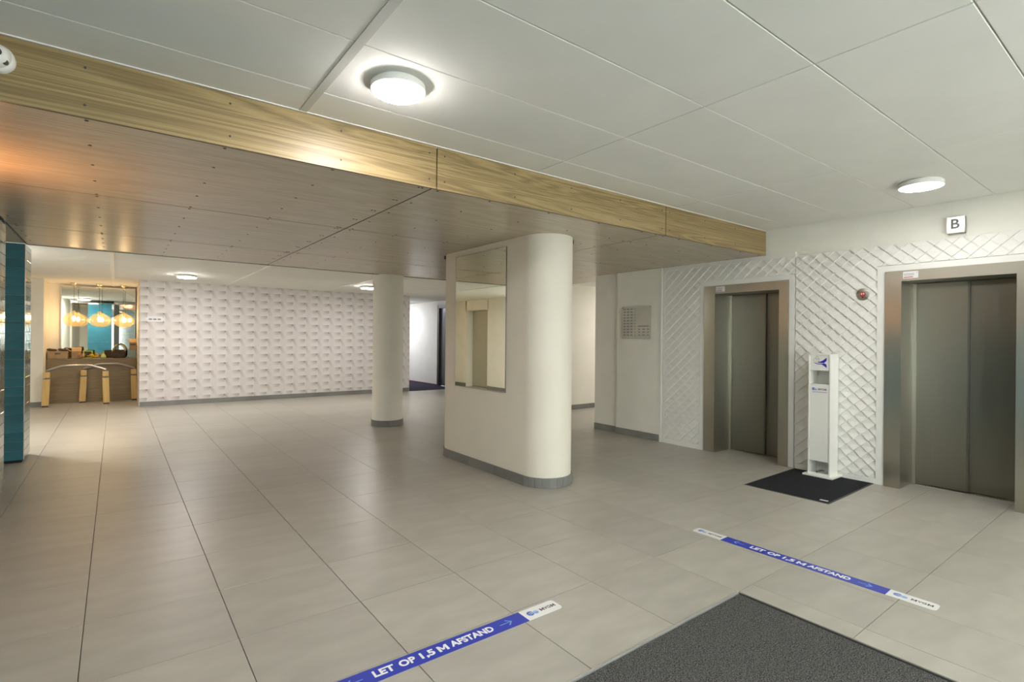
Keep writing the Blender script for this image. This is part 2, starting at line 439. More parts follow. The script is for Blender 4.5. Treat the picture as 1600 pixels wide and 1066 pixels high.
# right wall with two lift openings
wr = boxes('wall_right', [
    (XW, XW+.3, E1['op'][0]+.01, 6.05, 0, ZC+.05), (XW, XW+.3, E2['op'][0]+.01, E1['op'][1]-.01, 0, ZC+.05),
    (XW, XW+.3, -3.2, E2['op'][1]-.01, 0, ZC+.05), (XW, XW+.3, E1['op'][1]-.01, E1['op'][0]+.01, 2.09, ZC+.05), (XW, XW+.3, E2['op'][1]-.01, E2['op'][0]+.01, 2.09, ZC+.05)], 'plaster', kind='structure')
boxes('wall_elevator_shaft', [(XW+.62, XW+.75, .5, 4.4, 0, 2.8), (XW+.3, XW+.75, 4.2, 4.4, 0, 2.8), (XW+.3, XW+.75, .5, .6, 0, 2.8), (XW+.3, XW+.75, 2.2, 2.6, 0, 2.8)], 'dark_steel', kind='structure')
# directory section stands a little proud, the corner end slightly back
box('wall_directory', (XW-.035, XW-.001, 4.735, 5.555, 0, ZS-.002), 'plaster', kind='structure')
box('trim_1', (XW-.045, XW-.001, 4.705, 4.733, .0, ZS-.002), 'white_trim', kind='structure')
bboard('baseboard_right', [(XW-.035, 4.735, XW-.035, 5.555, -1, 0)], h=.1)
bboard('baseboard_corner', [(XW, 5.557, XW, 6.05, -1, 0)])
for o in bpy.data.objects:
    pass
# relief panels: diamond shingles, each raised at its lower point
DW, DH = .135, .123
rb = bm_()
T = rb.verts.new((-.002, 0, DH/2)); L_ = rb.verts.new((-.0105, DW/2, 0)); R_ = rb.verts.new((-.0105, -DW/2, 0)); B_ = rb.verts.new((-.0265, 0, -DH/2))
L0 = rb.verts.new((0, DW/2, 0)); R0 = rb.verts.new((0, -DW/2, 0)); B0 = rb.verts.new((0, 0, -DH/2)); T0 = rb.verts.new((0, 0, DH/2))
for f in ((T, L_, R_), (L_, B_, R_), (L_, L0, B0, B_), (B_, B0, R0, R_), (T, T0, L0, L_), (T, R_, R0, T0)): rb.faces.new(f)
dia = mesh('relief_diamond', rb, 'white_relief')
def relief(par, y0, y1, z0, z1, single=True):
    """y0>y1; full diamonds are parts, the cut ones at the borders stay in the panel's own mesh"""
    panel = bm_(); bx(panel, XW-.012, XW-.001, y1, y0, z0, z1)
    part = bm_(); singles = []
    for i in range(-40, 60):
        for j in range(0, 60):
            cy = 2.04 + DW*(i/2); cz = .065 + DH/2*j
            if (i + j) % 2: continue
            if cy - DW/2 > y0 or cy + DW/2 < y1 or cz - DH/2 > z1 or cz + DH/2 < z0: continue
            inside = cy-DW/2 >= y1-1e-3 and cy+DW/2 <= y0+1e-3 and cz-DH/2 >= z0-1e-3 and cz+DH/2 <= z1+1e-3
            if inside and single: singles.append((cy, cz))
            else:
                tmp = [part.verts.new(v.co + Vector((XW-.012, cy, cz))) for v in dia.vertices]
                for p in dia.polygons: part.faces.new([tmp[k] for k in p.vertices])
    for co, no in (((0, y0, 0), (0, 1, 0)), ((0, y1, 0), (0, -1, 0)), ((0, 0, z1), (0, 0, 1)), ((0, 0, z0), (0, 0, -1))):
        bmesh.ops.bisect_plane(part, geom=list(part.verts)+list(part.edges)+list(part.faces), plane_co=co, plane_no=no, clear_outer=True)
    o = ob('relief_panel', panel, 'white_relief', par)
    ob('relief_diamond', part, 'white_relief', o, kind='stuff')
    for cy, cz in singles: link('relief_diamond', dia, o, (XW-.012, cy, cz))
ZR = 2.455
relief(wr, 4.665, E1['tr'][0], .06, ZR, False)
relief(wr, E1['tr'][0]-.0005, 2.858, 2.245, ZR)
relief(wr, 2.852, E2['tr'][0], .06, ZR)
relief(wr, E2['tr'][0]-.0005, .3, 2.25, ZR)
# white borders round the relief and the lifts
boxes('panel_border', [(XW-.026, XW-.001, 4.667, 4.700, 0, ZS-.003), (XW-.03, XW-.001, E1['tr'][0], 4.667, 0, .058), (XW-.02, XW-.001, 2.86, 4.667, ZR+.002, ZS-.003)], 'white_trim', wr)
boxes('panel_border', [(XW-.03, XW-.001, E2['tr'][0], E1['tr'][1]-.02, 0, .058)], 'white_trim', wr)
def lift(E, label, bigx=0):
    y_tr0, y_tr1 = E['tr']; f0, f1 = E['fr']; o0, o1 = E['op']; zt = 2.245; zf = 2.183; zo = 2.078
    t = thing('elevator', (XW, (o0+o1)/2, 0), label, 'elevator')
    def q(*d): return (d[0]-XW, d[1]-XW, d[2]-(o0+o1)/2, d[3]-(o0+o1)/2, d[4], d[5])
    boxes('surround', [q(XW-.032, XW-.001, f0+.001, y_tr0, 0, zt), q(XW-.032, XW-.001, y_tr1, f1-.001, 0, zt), q(XW-.032, XW-.001, f1-.001, f0+.001, zf+.001, zt)], 'white_trim', t)
    # left jamb, right jamb, head: each folded plate with its reveal
    fr = XW-.045
    ob_ = boxes('door_jamb', [q(fr, XW-.0, o0, f0, 0, zf), q(XW-.0, XD+.06, o0, o0+.008, 0, zf-.1)], 'steel_frame', t)
    boxes('door_jamb', [q(fr, XW-.0, f1, o1, 0, zf), q(XW-.0, XD+.06, o1-.008, o1, 0, zf-.1)], 'steel_frame', t)
    boxes('door_head', [q(fr+.002, XW-.0, o1+.0005, o0-.0005, zo, zf), q(XW, XD+.05, o1, o0, zo, zo+.01)], 'steel_frame', t)
    box('door_panel', q(XD, XD+.025, E['split']+.008, o0-.002, .008, zo-.004), 'steel', t, .002)
    box('door_panel', q(XD+.035, XD+.06, o1+.002, E['split']+.02, .008, zo-.004), 'steel', t, .002)
    box('door_edge', q(XD+.001, XD+.035, E['split']-.004, E['split']+.006, .008, zo-.004), 'dark_steel', t)
    box('jamb_post', q(XD-.02, XD+.0, o0-.03, o0-.001, .004, zo-.004), 'steel_frame', t)
    box('sill', q(XD-.03, XD+.12, o1, o0, -.004, .004), 'steel_frame', t)
    # small printed notice at the head's left end
    fr_ = ((fr+.001-XW, o0-.075-(o0+o1)/2, 2.135), (0, -1, 0), (0, 0, 1), (-1, 0, 0))
    nb = flat('notice_sticker', [[(-.062, -.034), (.062, -.034), (.062, .034), (-.062, .034)]], 'sticker_white', t, fr_, th=.0015)
    fr2 = (Vector(fr_[0]) + Vector((-.0016, 0, 0)), *fr_[1:])
    flat('red_line', [[(-.055, -.026), (.02, -.026), (.02, -.018), (-.055, -.018)]], 'print_red', nb, fr2, label='red print line')
    flat('print_line', [[(-.055, y), (.03, y), (.03, y+.003), (-.055, y+.003)] for y in (-.006, .003, .012)] + [disc(.004, 8, .05, .02)], 'print_grey', nb, fr2)
    return t
lift(E1, 'farther steel elevator with closed doors, between the directory wall and the sanitizer stand')
lift(E2, 'nearer steel elevator with closed doors at the right edge, lit B sign above')

# far end of the right side, bright passage and corridor
boxes('wall_passage', [(7.5, 10.5, 7.92, 8.05, 0, ZB+.02), (XW+.3, XW+.42, 4.4, 6.05, 0, ZB), (XW+.3, 10.5, 5.93, 6.049, 0, ZB), (10.4, 10.5, 6, 8, 0, ZB)], 'plaster', kind='structure')
bboard('baseboard_passage', [(7.5, 7.92, 10.4, 7.92, 0, -1)])
boxes('wall_corridor', [(7.95, 8.07, 12.0, 12.85, 0, ZB), (7.5, 7.62, 8.05, 12.1, 0, ZB), (7.5, 8.0, 12.0, 12.1, 0, ZB), (7.95, 8.07, 14.28, 17.4, 0, ZB), (7.95, 8.07, 12.8, 14.3, 2.47, ZB), (6.3, 8.1, 17.3, 17.4, 0, ZB), (6.3, 6.42, 13.25, 17.4, 0, ZB)], 'plaster', kind='structure')
car = box('corridor_carpet', (6.44, 7.945, 13.1, 17.29, -.011, .004), 'carpet_purple', label='dark purple corridor carpet at the end of the patterned wall', category=None) if False else box('corridor_carpet', (6.44, 7.945, 13.1, 17.29, -.011, .004), 'carpet_purple', label='dark purple corridor carpet beyond the patterned wall', cat='carpet')
box('trim_2', (7.93, 7.949, 14.3, 17.2, .004, .03), 'red_strip', kind='structure')
d = thing('door_1', (7.95, 13.55, 0), 'dark grey corridor door in a black frame, beside the wide pillar', 'door'); d['kind'] = 'structure'; del d['category']
def q(*v): return (v[0]-7.95, v[1]-7.95, v[2]-13.55, v[3]-13.55, v[4], v[5])
boxes('door_frame', [q(7.91, 8.06, 14.17, 14.28, 0.004, 2.47), q(7.91, 8.06, 12.85, 12.93, 0.004, 2.47)], 'dark_plastic', d)
box('door_head', q(7.9, 8.06, 12.93, 14.17, 2.38, 2.47), 'base_tile', d)
box('door_leaf', q(7.97, 8.02, 12.94, 14.165, .01, 2.375), 'door_grey', d)

# rear: patterned wall, niche, left wall
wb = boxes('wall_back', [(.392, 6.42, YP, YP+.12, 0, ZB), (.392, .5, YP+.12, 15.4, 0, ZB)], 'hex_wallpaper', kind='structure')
bboard('baseboard_back', [(.40, YP, 6.41, YP, 0, -1)])
box('trim_3', (.386, .3915, YP-.002, YP+.01, .1, ZB), 'lime_frame', kind='structure') if False else None
boxes('wall_niche', [(-1.17, .40, 15.3, 15.4, 0, ZB+.1), (-2.1, -1.17, YN, 15.4, 0, ZB)], 'cream_plaster', kind='structure')
bboard('baseboard_niche', [(-2.0, YN, -1.175, YN, 0, -1)])
# left rear wall with a door recess, seen in the pillar mirror
boxes('wall_left_rear', [(-2.12, -2.0, 8.0, 12.42, 0, ZB), (-2.12, -2.0, 13.56, YN, 0, ZB), (-2.12, -2.0, 12.4, 13.6, 2.3, ZB), (-2.3, -2.12, 12.3, 12.42, 0, 2.4), (-2.3, -2.12, 13.56, 13.66, 0, 2.4), (-2.3, -2.12, 12.3, 13.66, 2.3, 2.4), (-2.42, -2.3, 12.3, 13.66, 0, 2.4)], 'cream_plaster', kind='structure')  # last box is added behind the door to keep outside light out
bboard('baseboard_left', [(-2.0, 8.7, -2.0, 12.42, 1, 0)]); bboard('baseboard_left_end', [(-2.0, 13.56, -2.0, YN, 1, 0)])
d2 = box('door_2', (-2.28, -2.24, 12.43, 13.55, .02, 2.295), 'door_paint', kind='structure')
b = bm_(); tube(b, [(-2.24, 12.52, 1.05), (-2.19, 12.52, 1.05), (-2.19, 12.64, 1.05)], .011); ob('door_handle', b, 'chrome', d2, True)
# front part of the left side: tiled wall; entrance wall behind the camera
wl = boxes('wall_left', [(XL-.25, XL-.014, -3.1, 6.795, 0, ZC)], 'tile_grout', kind='structure')
box('wall_recess', (-2.1, -1.95, 6.6, 8.05, 0, ZS), 'cream_plaster', kind='structure'); 
box('wall_recess_side', (-2.1, XL-.25, 6.6, 6.75, 0, ZS+.1), 'cream_plaster', kind='structure')
TL, TH = .30, .1045
tm = {}
def tile(par, dims, mat='teal_tile'):
    w_ = [dims[1]-dims[0], dims[3]-dims[2], dims[5]-dims[4]]; key = tuple(round(a, 3) for a in w_)
    if key not in tm:
        b = bm_(); bx(b, -w_[0]/2, w_[0]/2, -w_[1]/2, w_[1]/2, -w_[2]/2, w_[2]/2); bevel(b, .0015); tm[key] = mesh('wall_tile', b, mat)
    return link('wall_tile', tm[key], par, ((dims[0]+dims[1])/2, (dims[2]+dims[3])/2, (dims[4]+dims[5])/2))
rest = bm_(); nrow = 24
def tvary(b, x, y0, y1, z0, z1): bx(b, x-.012, x, y0, y1, z0, z1)
for r in range(nrow):
    z0 = .012 + r*TH; z1 = min(z0 + TH - .003, ZS-.004)
    if z1 - z0 < .02: continue
    y = 6.795
    for k in range(33):
        y0 = y - TL + .003
        if k < 3: tile(wl, (XL-.013, XL, y0, y, z0, z1))
        else: bx(rest, XL-.013, XL, y0, y, z0, z1)
        y -= TL
ob('wall_tile', rest, 'teal_tile', wl, kind='stuff')
pier = thing('tiled_pier', (XL-.3, 8.4, 0), 'free-standing wall pier clad in teal tiles, at the left edge under the bulkhead', 'pillar')
def q(*v): return (v[0]-XL+.3, v[1]-XL+.3, v[2]-8.4, v[3]-8.4, v[4], v[5])
PY0, PY1, PX0 = 8.15, 8.67, -1.45
box('core', q(PX0+.013, XL-.013, PY0+.013, PY1-.013, .03, ZS-.004), 'tile_grout', pier)
box('shadow_gap', q(PX0+.02, XL-.02, PY0+.02, PY1-.02, 0, .03), 'black_gap', pier)  # black block stands in for the shadowed gap under the tiles
rest = bm_()
for r in range(nrow):
    z0 = .032 + r*TH; z1 = min(z0 + TH - .003, ZS-.006)
    if z1 - z0 < .02: continue
    x = XL - .004
    for k in range(2):
        x1 = x; x0 = x - TL + .003
        if k == 0: tile(pier, q(x0, x1, PY0, PY0+.012, z0, z1))
        else: bx(rest, *q(PX0, x1, PY0, PY0+.012, z0, z1))
        x -= TL
    tile(pier, q(XL-.012, XL, PY0+.014, PY0+.258, z0, z1)); tile(pier, q(XL-.012, XL, PY0+.261, PY1-.001, z0, z1))
    bx(rest, *q(PX0, XL-.013, PY1-.012, PY1, z0, z1))
ob('wall_tile', rest, 'teal_tile', pier, kind='stuff')
box('corner_strip', q(XL-.004, XL+.002, PY0-.002, PY0+.008, .03, ZS-.006), 'tile_trim', pier)
# entrance side behind the camera: wall with a wide glazed front
wf = boxes('wall_front', [(-3.2, .2, -3.2, -3.0, 0, ZC+.05), (4.4, XW+.3, -3.2, -3.0, 0, ZC+.05), (.2, 4.4, -3.2, -3.0, 2.4, ZC+.05)], 'plaster', kind='structure')
win = boxes('window_1', [(.2, 4.4, -3.15, -3.08, 0, .08), (.2, 4.4, -3.15, -3.08, 2.32, 2.4)] + [(x, x+.07, -3.15, -3.08, .08, 2.32) for x in (.2, 1.57, 2.97, 4.33)], 'dark_plastic', kind='structure')
for x in (.27, 1.64, 3.04): box('pane', (x, x+1.3, -3.12, -3.11, .08, 2.32), 'clear_glass', win)
box('wall_left_front', (-3.2, XL-.25, -3.1, -2.95, 0, ZC), 'plaster', kind='structure')
bpy.data.objects.remove(bpy.data.objects['wall_left_front'])

# ------------------------------------------------------------------ column and pillar
col = thing('round_column', (3.66, 8.30, 0), 'round white plaster column standing in front of the patterned wall', 'column')
b = bm_(); lathe(b, [(.25, .095), (.25, ZB)], 64, closed=True); ob('shaft', b, 'plaster', col, True)
def arc_tiles(par, cx, cy, r, a0, a1, n, h=.1, t=.014):
    for k in range(n):
        p, q_ = a0 + (a1-a0)*k/n + .004, a0 + (a1-a0)*(k+1)/n - .004
        m = bm_(); vs = []
        for a in (p, (p+q_)/2, q_):
            for rr in (r, r+t):
                for z in (.001, h): vs.append(m.verts.new((cx+rr*math.cos(a), cy+rr*math.sin(a), z)))
        for s_ in (0, 4):
            a_, b2, c_, d_ = vs[s_:s_+4]; e_, f_, g_, h_ = vs[s_+4:s_+8]
            for fc in ((c_, g_, h_, d_), (b2, d_, h_, f_), (a_, b2, f_, e_), (a_, e_, g_, c_)): m.faces.new(fc)
        m.faces.new((vs[0], vs[1], vs[3], vs[2])); m.faces.new((vs[8], vs[9], vs[11], vs[10]))
        ob('baseboard_tile', m, 'base_tile', par)
arc_tiles(col, 0, 0, .251, 0, 2*math.pi, 20)
b = bm_(); lathe(b, [(.262, .001), (.262, .094), (.249, .094)], 48, closed=True); ob('grout_ring', b, 'grout', col, True)

PX, PW, PA, PB = 3.27, .27, 4.10, 5.62
pil = thing('wide_pillar', (PX+PW, (PA+PB)/2, 0), 'wide white pillar with rounded ends and a mirror on its flat side', 'pillar')
cyp = (PA+PB)/2
def caps(r, z0, z1, n=24):
    b = bm_(); pts = [(r*math.cos(math.pi + math.pi*k/n), PA-cyp + r*math.sin(math.pi + math.pi*k/n)) for k in range(n+1)] + [(r*math.cos(math.pi*k/n), PB-cyp + r*math.sin(math.pi*k/n)) for k in range(n+1)]
    lo = [b.verts.new((x, y, z0)) for x, y in pts]; hi = [b.verts.new((x, y, z1)) for x, y in pts]
    for i in range(len(pts)):
        j = (i+1) % len(pts); b.faces.new((lo[i], lo[j], hi[j], hi[i]))
    b.faces.new(lo[::-1]); b.faces.new(hi); return b
ob('shaft', caps(PW, .08, ZS-.001), 'cream_plaster', pil, True)
ob('grout_ring', caps(PW+.008, .001, .096), 'grout', pil, True)
arc_tiles(pil, 0, PA-cyp, PW+.001, math.pi, 2*math.pi, 12)
arc_tiles(pil, 0, PB-cyp, PW+.001, 0, math.pi, 12)
for s_ in (-1, 1):
    for k in range(3):
        y0 = PA-cyp + (PB-PA)*k/3 + .002; y1 = PA-cyp + (PB-PA)*(k+1)/3 - .002
        box('baseboard_tile', (s_*(PW+.001), s_*(PW+.015), y0, y1, .001, .1), 'base_tile', pil)
for x_, y_ in ((PW*.93, PA-cyp-PW*.42), (-PW*.82, PB-cyp+PW*.62)):
    b = bm_(); bx(b, x_-.016, x_+.016, y_-.016, y_+.016, ZS-.045, ZS-.002); bevel(b, .004); ob('top_clip', b, 'dark_plastic', pil, label='small black clip under the bulkhead')
# mirror (own thing, hangs on the pillar)
mir = thing('wall_mirror', (PX-.002, 4.925, 1.66), 'tall frameless mirror on the flat side of the wide pillar', 'mirror')
box('mirror_glass', (-.010, -.009, -.505, .505, -.76, .775), 'mirror_glass', mir)
box('backing', (-.0088, .001, -.507, .507, -.762, .777), 'dark_steel', mir)

# ------------------------------------------------------------------ ceiling lamps
def ceiling_lamp(x, y, z, label, r=.14, glow='lamp_glow', dome=1.0):
    t = thing('ceiling_lamp', (x, y, z), label, 'lamp', 'round flush ceiling lamps')
    b = bm_(); lathe(b, [(r*.9, -.001), (r*.9, -.012), (r, -.013), (r, -.043), (r-.006, -.046)], 48); ob('housing', b, 'lamp_white', t, True)
    b = bm_(); lathe(b, [(r-.007, -.0465), (r-.0075, -.0465-.0055*dome), (r-.02, -.0465-.012*dome), (r*.5, -.0465-.0155*dome), (0, -.0465-.017*dome)], 48, closed=True); ob('diffuser', b, glow, t, True)
    return t
ceiling_lamp(1.17, 2.55, ZC, 'round lit ceiling lamp just in front of the wood bulkhead')
ceiling_lamp(5.31, 1.42, ZC, 'round lit ceiling lamp above the two elevators', .155, 'lamp_glow_lift', .12)
ceiling_lamp(1.05, 11.45, ZB, 'round lit ceiling lamp in front of the patterned wall, left of the column', .16, 'lamp_glow_rear')
ceiling_lamp(4.46, 11.2, ZB, 'round lit ceiling lamp half hidden behind the round column', .16, 'lamp_glow_rear')
ceiling_lamp(1.17, -1.4, ZC, 'round fill lamp added unseen behind the viewer, left of the entrance mat', .14, 'fill_glow_front')  # added fill light, out of view, for the front of the room
ceiling_lamp(5.31, -1.7, ZC, 'round fill lamp added unseen behind the viewer, right of the entrance mat', .14, 'fill_glow_dim')  # second added fill light out of view, kept weaker
ceiling_lamp(-1.42, 9.55, ZB, 'round fill lamp added unseen in the rear left corner, behind the tiled pier', .16, 'fill_glow_corner')  # added out of view to brighten the rear walls and ceiling
ceiling_lamp(9.3, 6.95, ZB, 'round lit ceiling lamp in the side passage behind the lift wall', .14, 'lamp_glow')
ceiling_lamp(7.0, 16.1, ZB, 'round cool-white ceiling lamp in the carpeted corridor', .14, 'cool_glow')

# wall lamp on the tiled wall (just out of view; its orange glow shows on the soffit and lift doors)
t = thing('wall_lamp', (XL+.002, 4.35, 2.06), 'small amber wall lamp high on the teal tiled wall', 'lamp')
box('back_plate', (0, .015, -.06, .06, -.1, .1), 'satin_nickel', t, .003)
b = bm_(); lathe(b, [(.03, -.07), (.055, -.04), (.06, .03), (.035, .075)], 24, .075, 0); ob('shade', b, 'warm_wall_lamp', t, True)
b = bm_(); tube(b, [(.01, 0, 0), (.03, 0, 0)], .012); ob('arm', b, 'satin_nickel', t, True)

# ------------------------------------------------------------------ B sign, lift indicator, directory, security camera
t = thing('letter_sign', (XW, 1.405, 2.572), 'square lit box sign with the letter B above the nearer elevator', 'sign')
box('sign_box', (-.045, -.001, -.068, .068, -.08, .078), 'steel_frame', t, .003)
f_ = box('sign_face', (-.049, -.0455, -.062, .062, -.066, .072), 'sign_glow', t, .001)
text('letter', 'B', .125, 'sign_grey', t, ((-.0492, .005, .003), (0, -1, 0), (0, 0, 1), (-1, 0, 0)), .0022, label='grey letter B')

t = thing('lift_indicator', (XW-.02, 2.168, 1.968), 'round grey metal call indicator with a red display between the elevators', 'indicator')
b = bm_(); lathe(b, [(.062, 0.012), (.062, -.012), (.058, -.015)], 40, ax='x'); ob('plate', b, 'steel_frame', t, True)
b = bm_(); lathe(b, [(.027, -.0155), (.027, -.017), (.018, -.0172), (.018, -.0155)], 24, ax='x', closed=False); ob('display_ring', b, 'red_led', t)
fr_ = ((-.0172, 0, 0), (0, -1, 0), (0, 0, 1), (-1, 0, 0))
flat('display_symbol', [[(-.014, -.012), (.014, -.012), (.008, -.004), (-.008, -.004)], [(-.003, .0), (.003, .0), (.003, .03), (-.003, .03)]], 'red_led', t, fr_)
flat('display_dot', [disc(.006, 10, -.011, .002), disc(.006, 10, .011, .006)], 'print_white', t, fr_)
flat('key_hole', [disc(.0065, 10, 0, -.033)], 'black_gap', t, fr_)

t = thing('directory_board', (XW-.036, 5.16, 1.725), 'clear glass directory board with rows of small print on the wall', 'sign')
fr_ = ((-.0195, 0, 0), (0, -1, 0), (0, 0, 1), (-1, 0, 0))
box('glass_plate', (-.019, -.014, -.275, .275, -.245, .245), 'acrylic_print', t, .001)
for y_ in (-.255, .255):
    for z_ in (-.225, .225):
        b = bm_(); lathe(b, [(.009, -.001), (.009, -.024), (.006, -.026)], 12, y_, z_, 'x'); ob('standoff', b, 'chrome', t, True)
rows = []
for r in range(10):
    y_ = .205 - r*.0435
    rows += [[(x, y_-.008), (x+w2, y_-.008), (x+w2, y_+.008), (x, y_+.008)] for x, w2 in ((-.24, .04), (-.175, .045), (-.105, .04), (-.025, .014))]
    if r >= 7: rows += [[(x, y_-.007), (x+w2, y_-.007), (x+w2, y_+.007), (x, y_+.007)] for x, w2 in ((.045, .035), (.12, .05), (.205, .035))]
rows += [[(.04, -.062), (.235, -.062), (.235, -.048), (.04, -.048)]]
flat('print_row', rows, 'print_grey', t, fr_, kind='stuff')
flat('print_line', [[(-.26, -.205), (.26, -.205), (.26, -.203), (-.26, -.203)], [(-.26, -.236), (.26, -.236), (.26, -.2335), (-.26, -.2335)]] + [[(x, -.236), (x+.003, -.236), (x+.003, -.205), (x, -.205)] for x in (-.262, -.02, .26)], 'print_grey', t, fr_)

t = thing('plaque', (.647, YP-.001, 1.802), 'small white acrylic plaque near the left end of the patterned wall', 'sign')
box('plate', (-.16, .16, -.014, -.008, -.055, .058), 'sticker_white', t, .001)
for x_ in (-.145, .145):
    for z_ in (-.045, .048):
        b = bm_(); lathe(b, [(.009, 0), (.009, -.018)], 10, x_, z_, 'y'); ob('standoff', b, 'dark_steel', t, True)
flat('print_row', [[(x, -.014), (x+.055, -.014), (x+.055, .012), (x, .012)] for x in (-.105, -.03, .045)], 'print_grey', t, ((0, -.0145, 0), (1, 0, 0), (0, 0, 1), (0, -1, 0)))

t = thing('security_camera', (-.425, YF-.013, 2.680), 'white turret security camera on the front of the wood bulkhead', 'camera')
b = bm_(); lathe(b, [(.062, 0), (.062, -.018), (.058, -.03), (.05, -.036)], 36, ax='y'); ob('mount', b, 'cabinet_white', t, True)
b = bm_(); lathe(b, [(.0, -.085), (.022, -.082), (.042, -.068), (.052, -.046), (.048, -.028)], 36, ax='y'); ob('ball', b, 'cabinet_white', t, True)
b = bm_(); lathe(b, [(.0, -.092), (.017, -.091), (.021, -.08)], 24, .004, .004, 'y'); ob('lens', b, 'print_black', t, True)
b = bm_(); lathe(b, [(.003, -.064), (.011, -.066), (.011, -.055)], 12, .034, -.028, 'y'); ob('sensor_slot', b, 'dark_steel', t, True)

# ------------------------------------------------------------------ floor: mats and distance tapes
t = thing('entrance_mat', (1.4, 0, -.012), 'big dark grey speckled entrance mat sunk in the floor at the bottom of the picture', 'mat')
b = bm_(); bx(b, -1.95-1.4, XM-.014-1.4, -2.6, YM-.012, .0, .006)
ob('pile', b, 'mat_dark', t)
box('edge_rail', (-1.95-1.4, XM-.006-1.4, YM-.008, YM-.001, .001, .015), 'mat_edge_metal', t, label='bright metal edge rail')
box('edge_rail', (XM-.006-1.4, XM-.001-1.4, -2.6, YM-.001, .001, .010), 'rubber', t)
t = thing('door_mat', (5.69, 2.435, 0), 'small thin dark mat in front of the wall between the elevators', 'mat', rz=.02)
box('rubber_border', (-.565, .565, -.395, .395, 0, .004), 'rubber', t, .001)
box('pile', (-.55, .55, -.38, .38, .004, .008), 'mat_small', t, .002)
flat('care_label', [[(-.035, -.015), (.035, -.015), (.035, .015), (-.035, .015)]], 'sticker_white', t, ((-.50, -.33, .008), (0, -1, 0), (1, 0, 0), (0, 0, 1)), label='small white care label')

def m_poly(x, h, wd):
    """an upright bold capital M of width wd and height h centred on x, as six quads"""
    t = wd*.24; a = x - wd/2; b_ = x + wd/2; u = h/2
    return [[(a, -u), (a+t, -u), (a+t, u), (a, u)], [(b_-t, -u), (b_, -u), (b_, u), (b_-t, u)],
            [(a+t, u), (a+t*.6, u), (x-t*.45, -u*.55), (x, -u*.55), (x, -u*.1)], [(b_-t*.6, u), (b_-t, u), (x, -u*.1), (x, -u*.55), (x+t*.45, -u*.55)]]
def small_brand(par, fr, cx, k=1.0, mat='print_black'):
    O = Vector(fr[0]); r_ = Vector(fr[1])
    text('lettering', 'VG', .034*k, mat, par, (O + r_*cx, *fr[1:]), .0005, .042*k)
    flat('letter_m', m_poly(cx-.038*k, .025*k, .026*k), mat, par, fr); flat('letter_m', m_poly(cx+.038*k, .025*k, .026*k), mat, par, fr)
def logo(par, fr, s):
    """two overlapping globes"""
    n = Vector(fr[3])
    flat('logo_globe', [disc(.20*s, 18, -.16*s, .02*s)], 'print_mid_blue', par, fr, th=.0004)
    f2 = (Vector(fr[0]) + n*.0004, *fr[1:])
    flat('logo_globe', [disc(.15*s, 16, .16*s, -.03*s)], 'print_light_blue', par, f2, th=.0003)
    f3 = (Vector(fr[0]) + n*.0006, *fr[1:])
    flat('logo_swirl', [[(-.34*s, -.01*s), (-.15*s, .09*s), (.05*s, .05*s), (.02*s, .02*s), (-.15*s, .05*s)], [(-.30*s, -.10*s), (-.12*s, -.02*s), (.1*s, -.06*s), (-.12*s, -.06*s)], [(.03*s, .02*s), (.16*s, .07*s), (.3*s, .02*s), (.16*s, .04*s)]], 'print_white', par, f3, th=.0002)
def tape(loc, rz, label, ln=1.5, w=.1):
    t = thing('distance_tape', loc, label, 'floor sticker', 'blue distance tapes', rz)
    h = ln/2; r = .022; e = .235
    pts = [(h-e, -w/2), (h-r, -w/2)] + [(h-r + r*math.sin(a), -w/2+r - r*math.cos(a)) for a in (.5, 1.0, 1.57)] + [(h-r + r*math.cos(a), w/2-r + r*math.sin(a)) for a in (0, .5, 1.0, 1.57)] + [(h-e, w/2)]
    Z = ((0, 0, .0), (1, 0, 0), (0, 1, 0), (0, 0, 1))
    flat('white_end', [pts], 'tape_white', t, Z, th=.0015)
    flat('white_end', [[(-x, -y) for x, y in pts]], 'tape_white', t, Z, th=.0015)
    flat('blue_band', [[(-(h-e), -w/2), (h-e, -w/2), (h-e, w/2), (-(h-e), w/2)]], 'tape_blue', t, Z, th=.0015)
    T_ = ((0, 0, .0016), (1, 0, 0), (0, 1, 0), (0, 0, 1))
    for wd, c0, ww in (('LET', -.265, .098), ('OP', -.152, .080), ('1,5', -.055, .072), ('AFSTAND', .197, .245)):
        text('lettering', wd, .062, 'print_white', t, ((c0, 0, .0016), *T_[1:]), .0022, ww)
    flat('letter_m', m_poly(.030, .046, .052), 'print_white', t, T_)
    for s_ in (-1, 1):
        a = lambda p: [(s_*x, y) for x, y in p]
        flat('arrow', [a([(.36, -.002), (.435, -.002), (.435, .002), (.36, .002)]), a([(.437, .0), (.41, .026), (.404, .022), (.428, .0)]), a([(.437, .0), (.41, -.026), (.404, -.022), (.428, .0)])], 'print_light_blue', t, T_)
        o_ = (s_*(h-.5*e) , 0, .0016)
        small_brand(t, T_, s_*(h-.5*e)+.045)
        logo(t, ((s_*(h-.5*e)-.055, 0, .0016), *T_[1:]), .105)
    return t
tape((1.215, 2.165, 0), -.01, 'blue distance tape at the bottom centre, left of the entrance mat corner')
tape((3.618, 1.625, 0), -math.pi/2 + .02, 'blue distance tape across the floor between the entrance mat and the elevators')

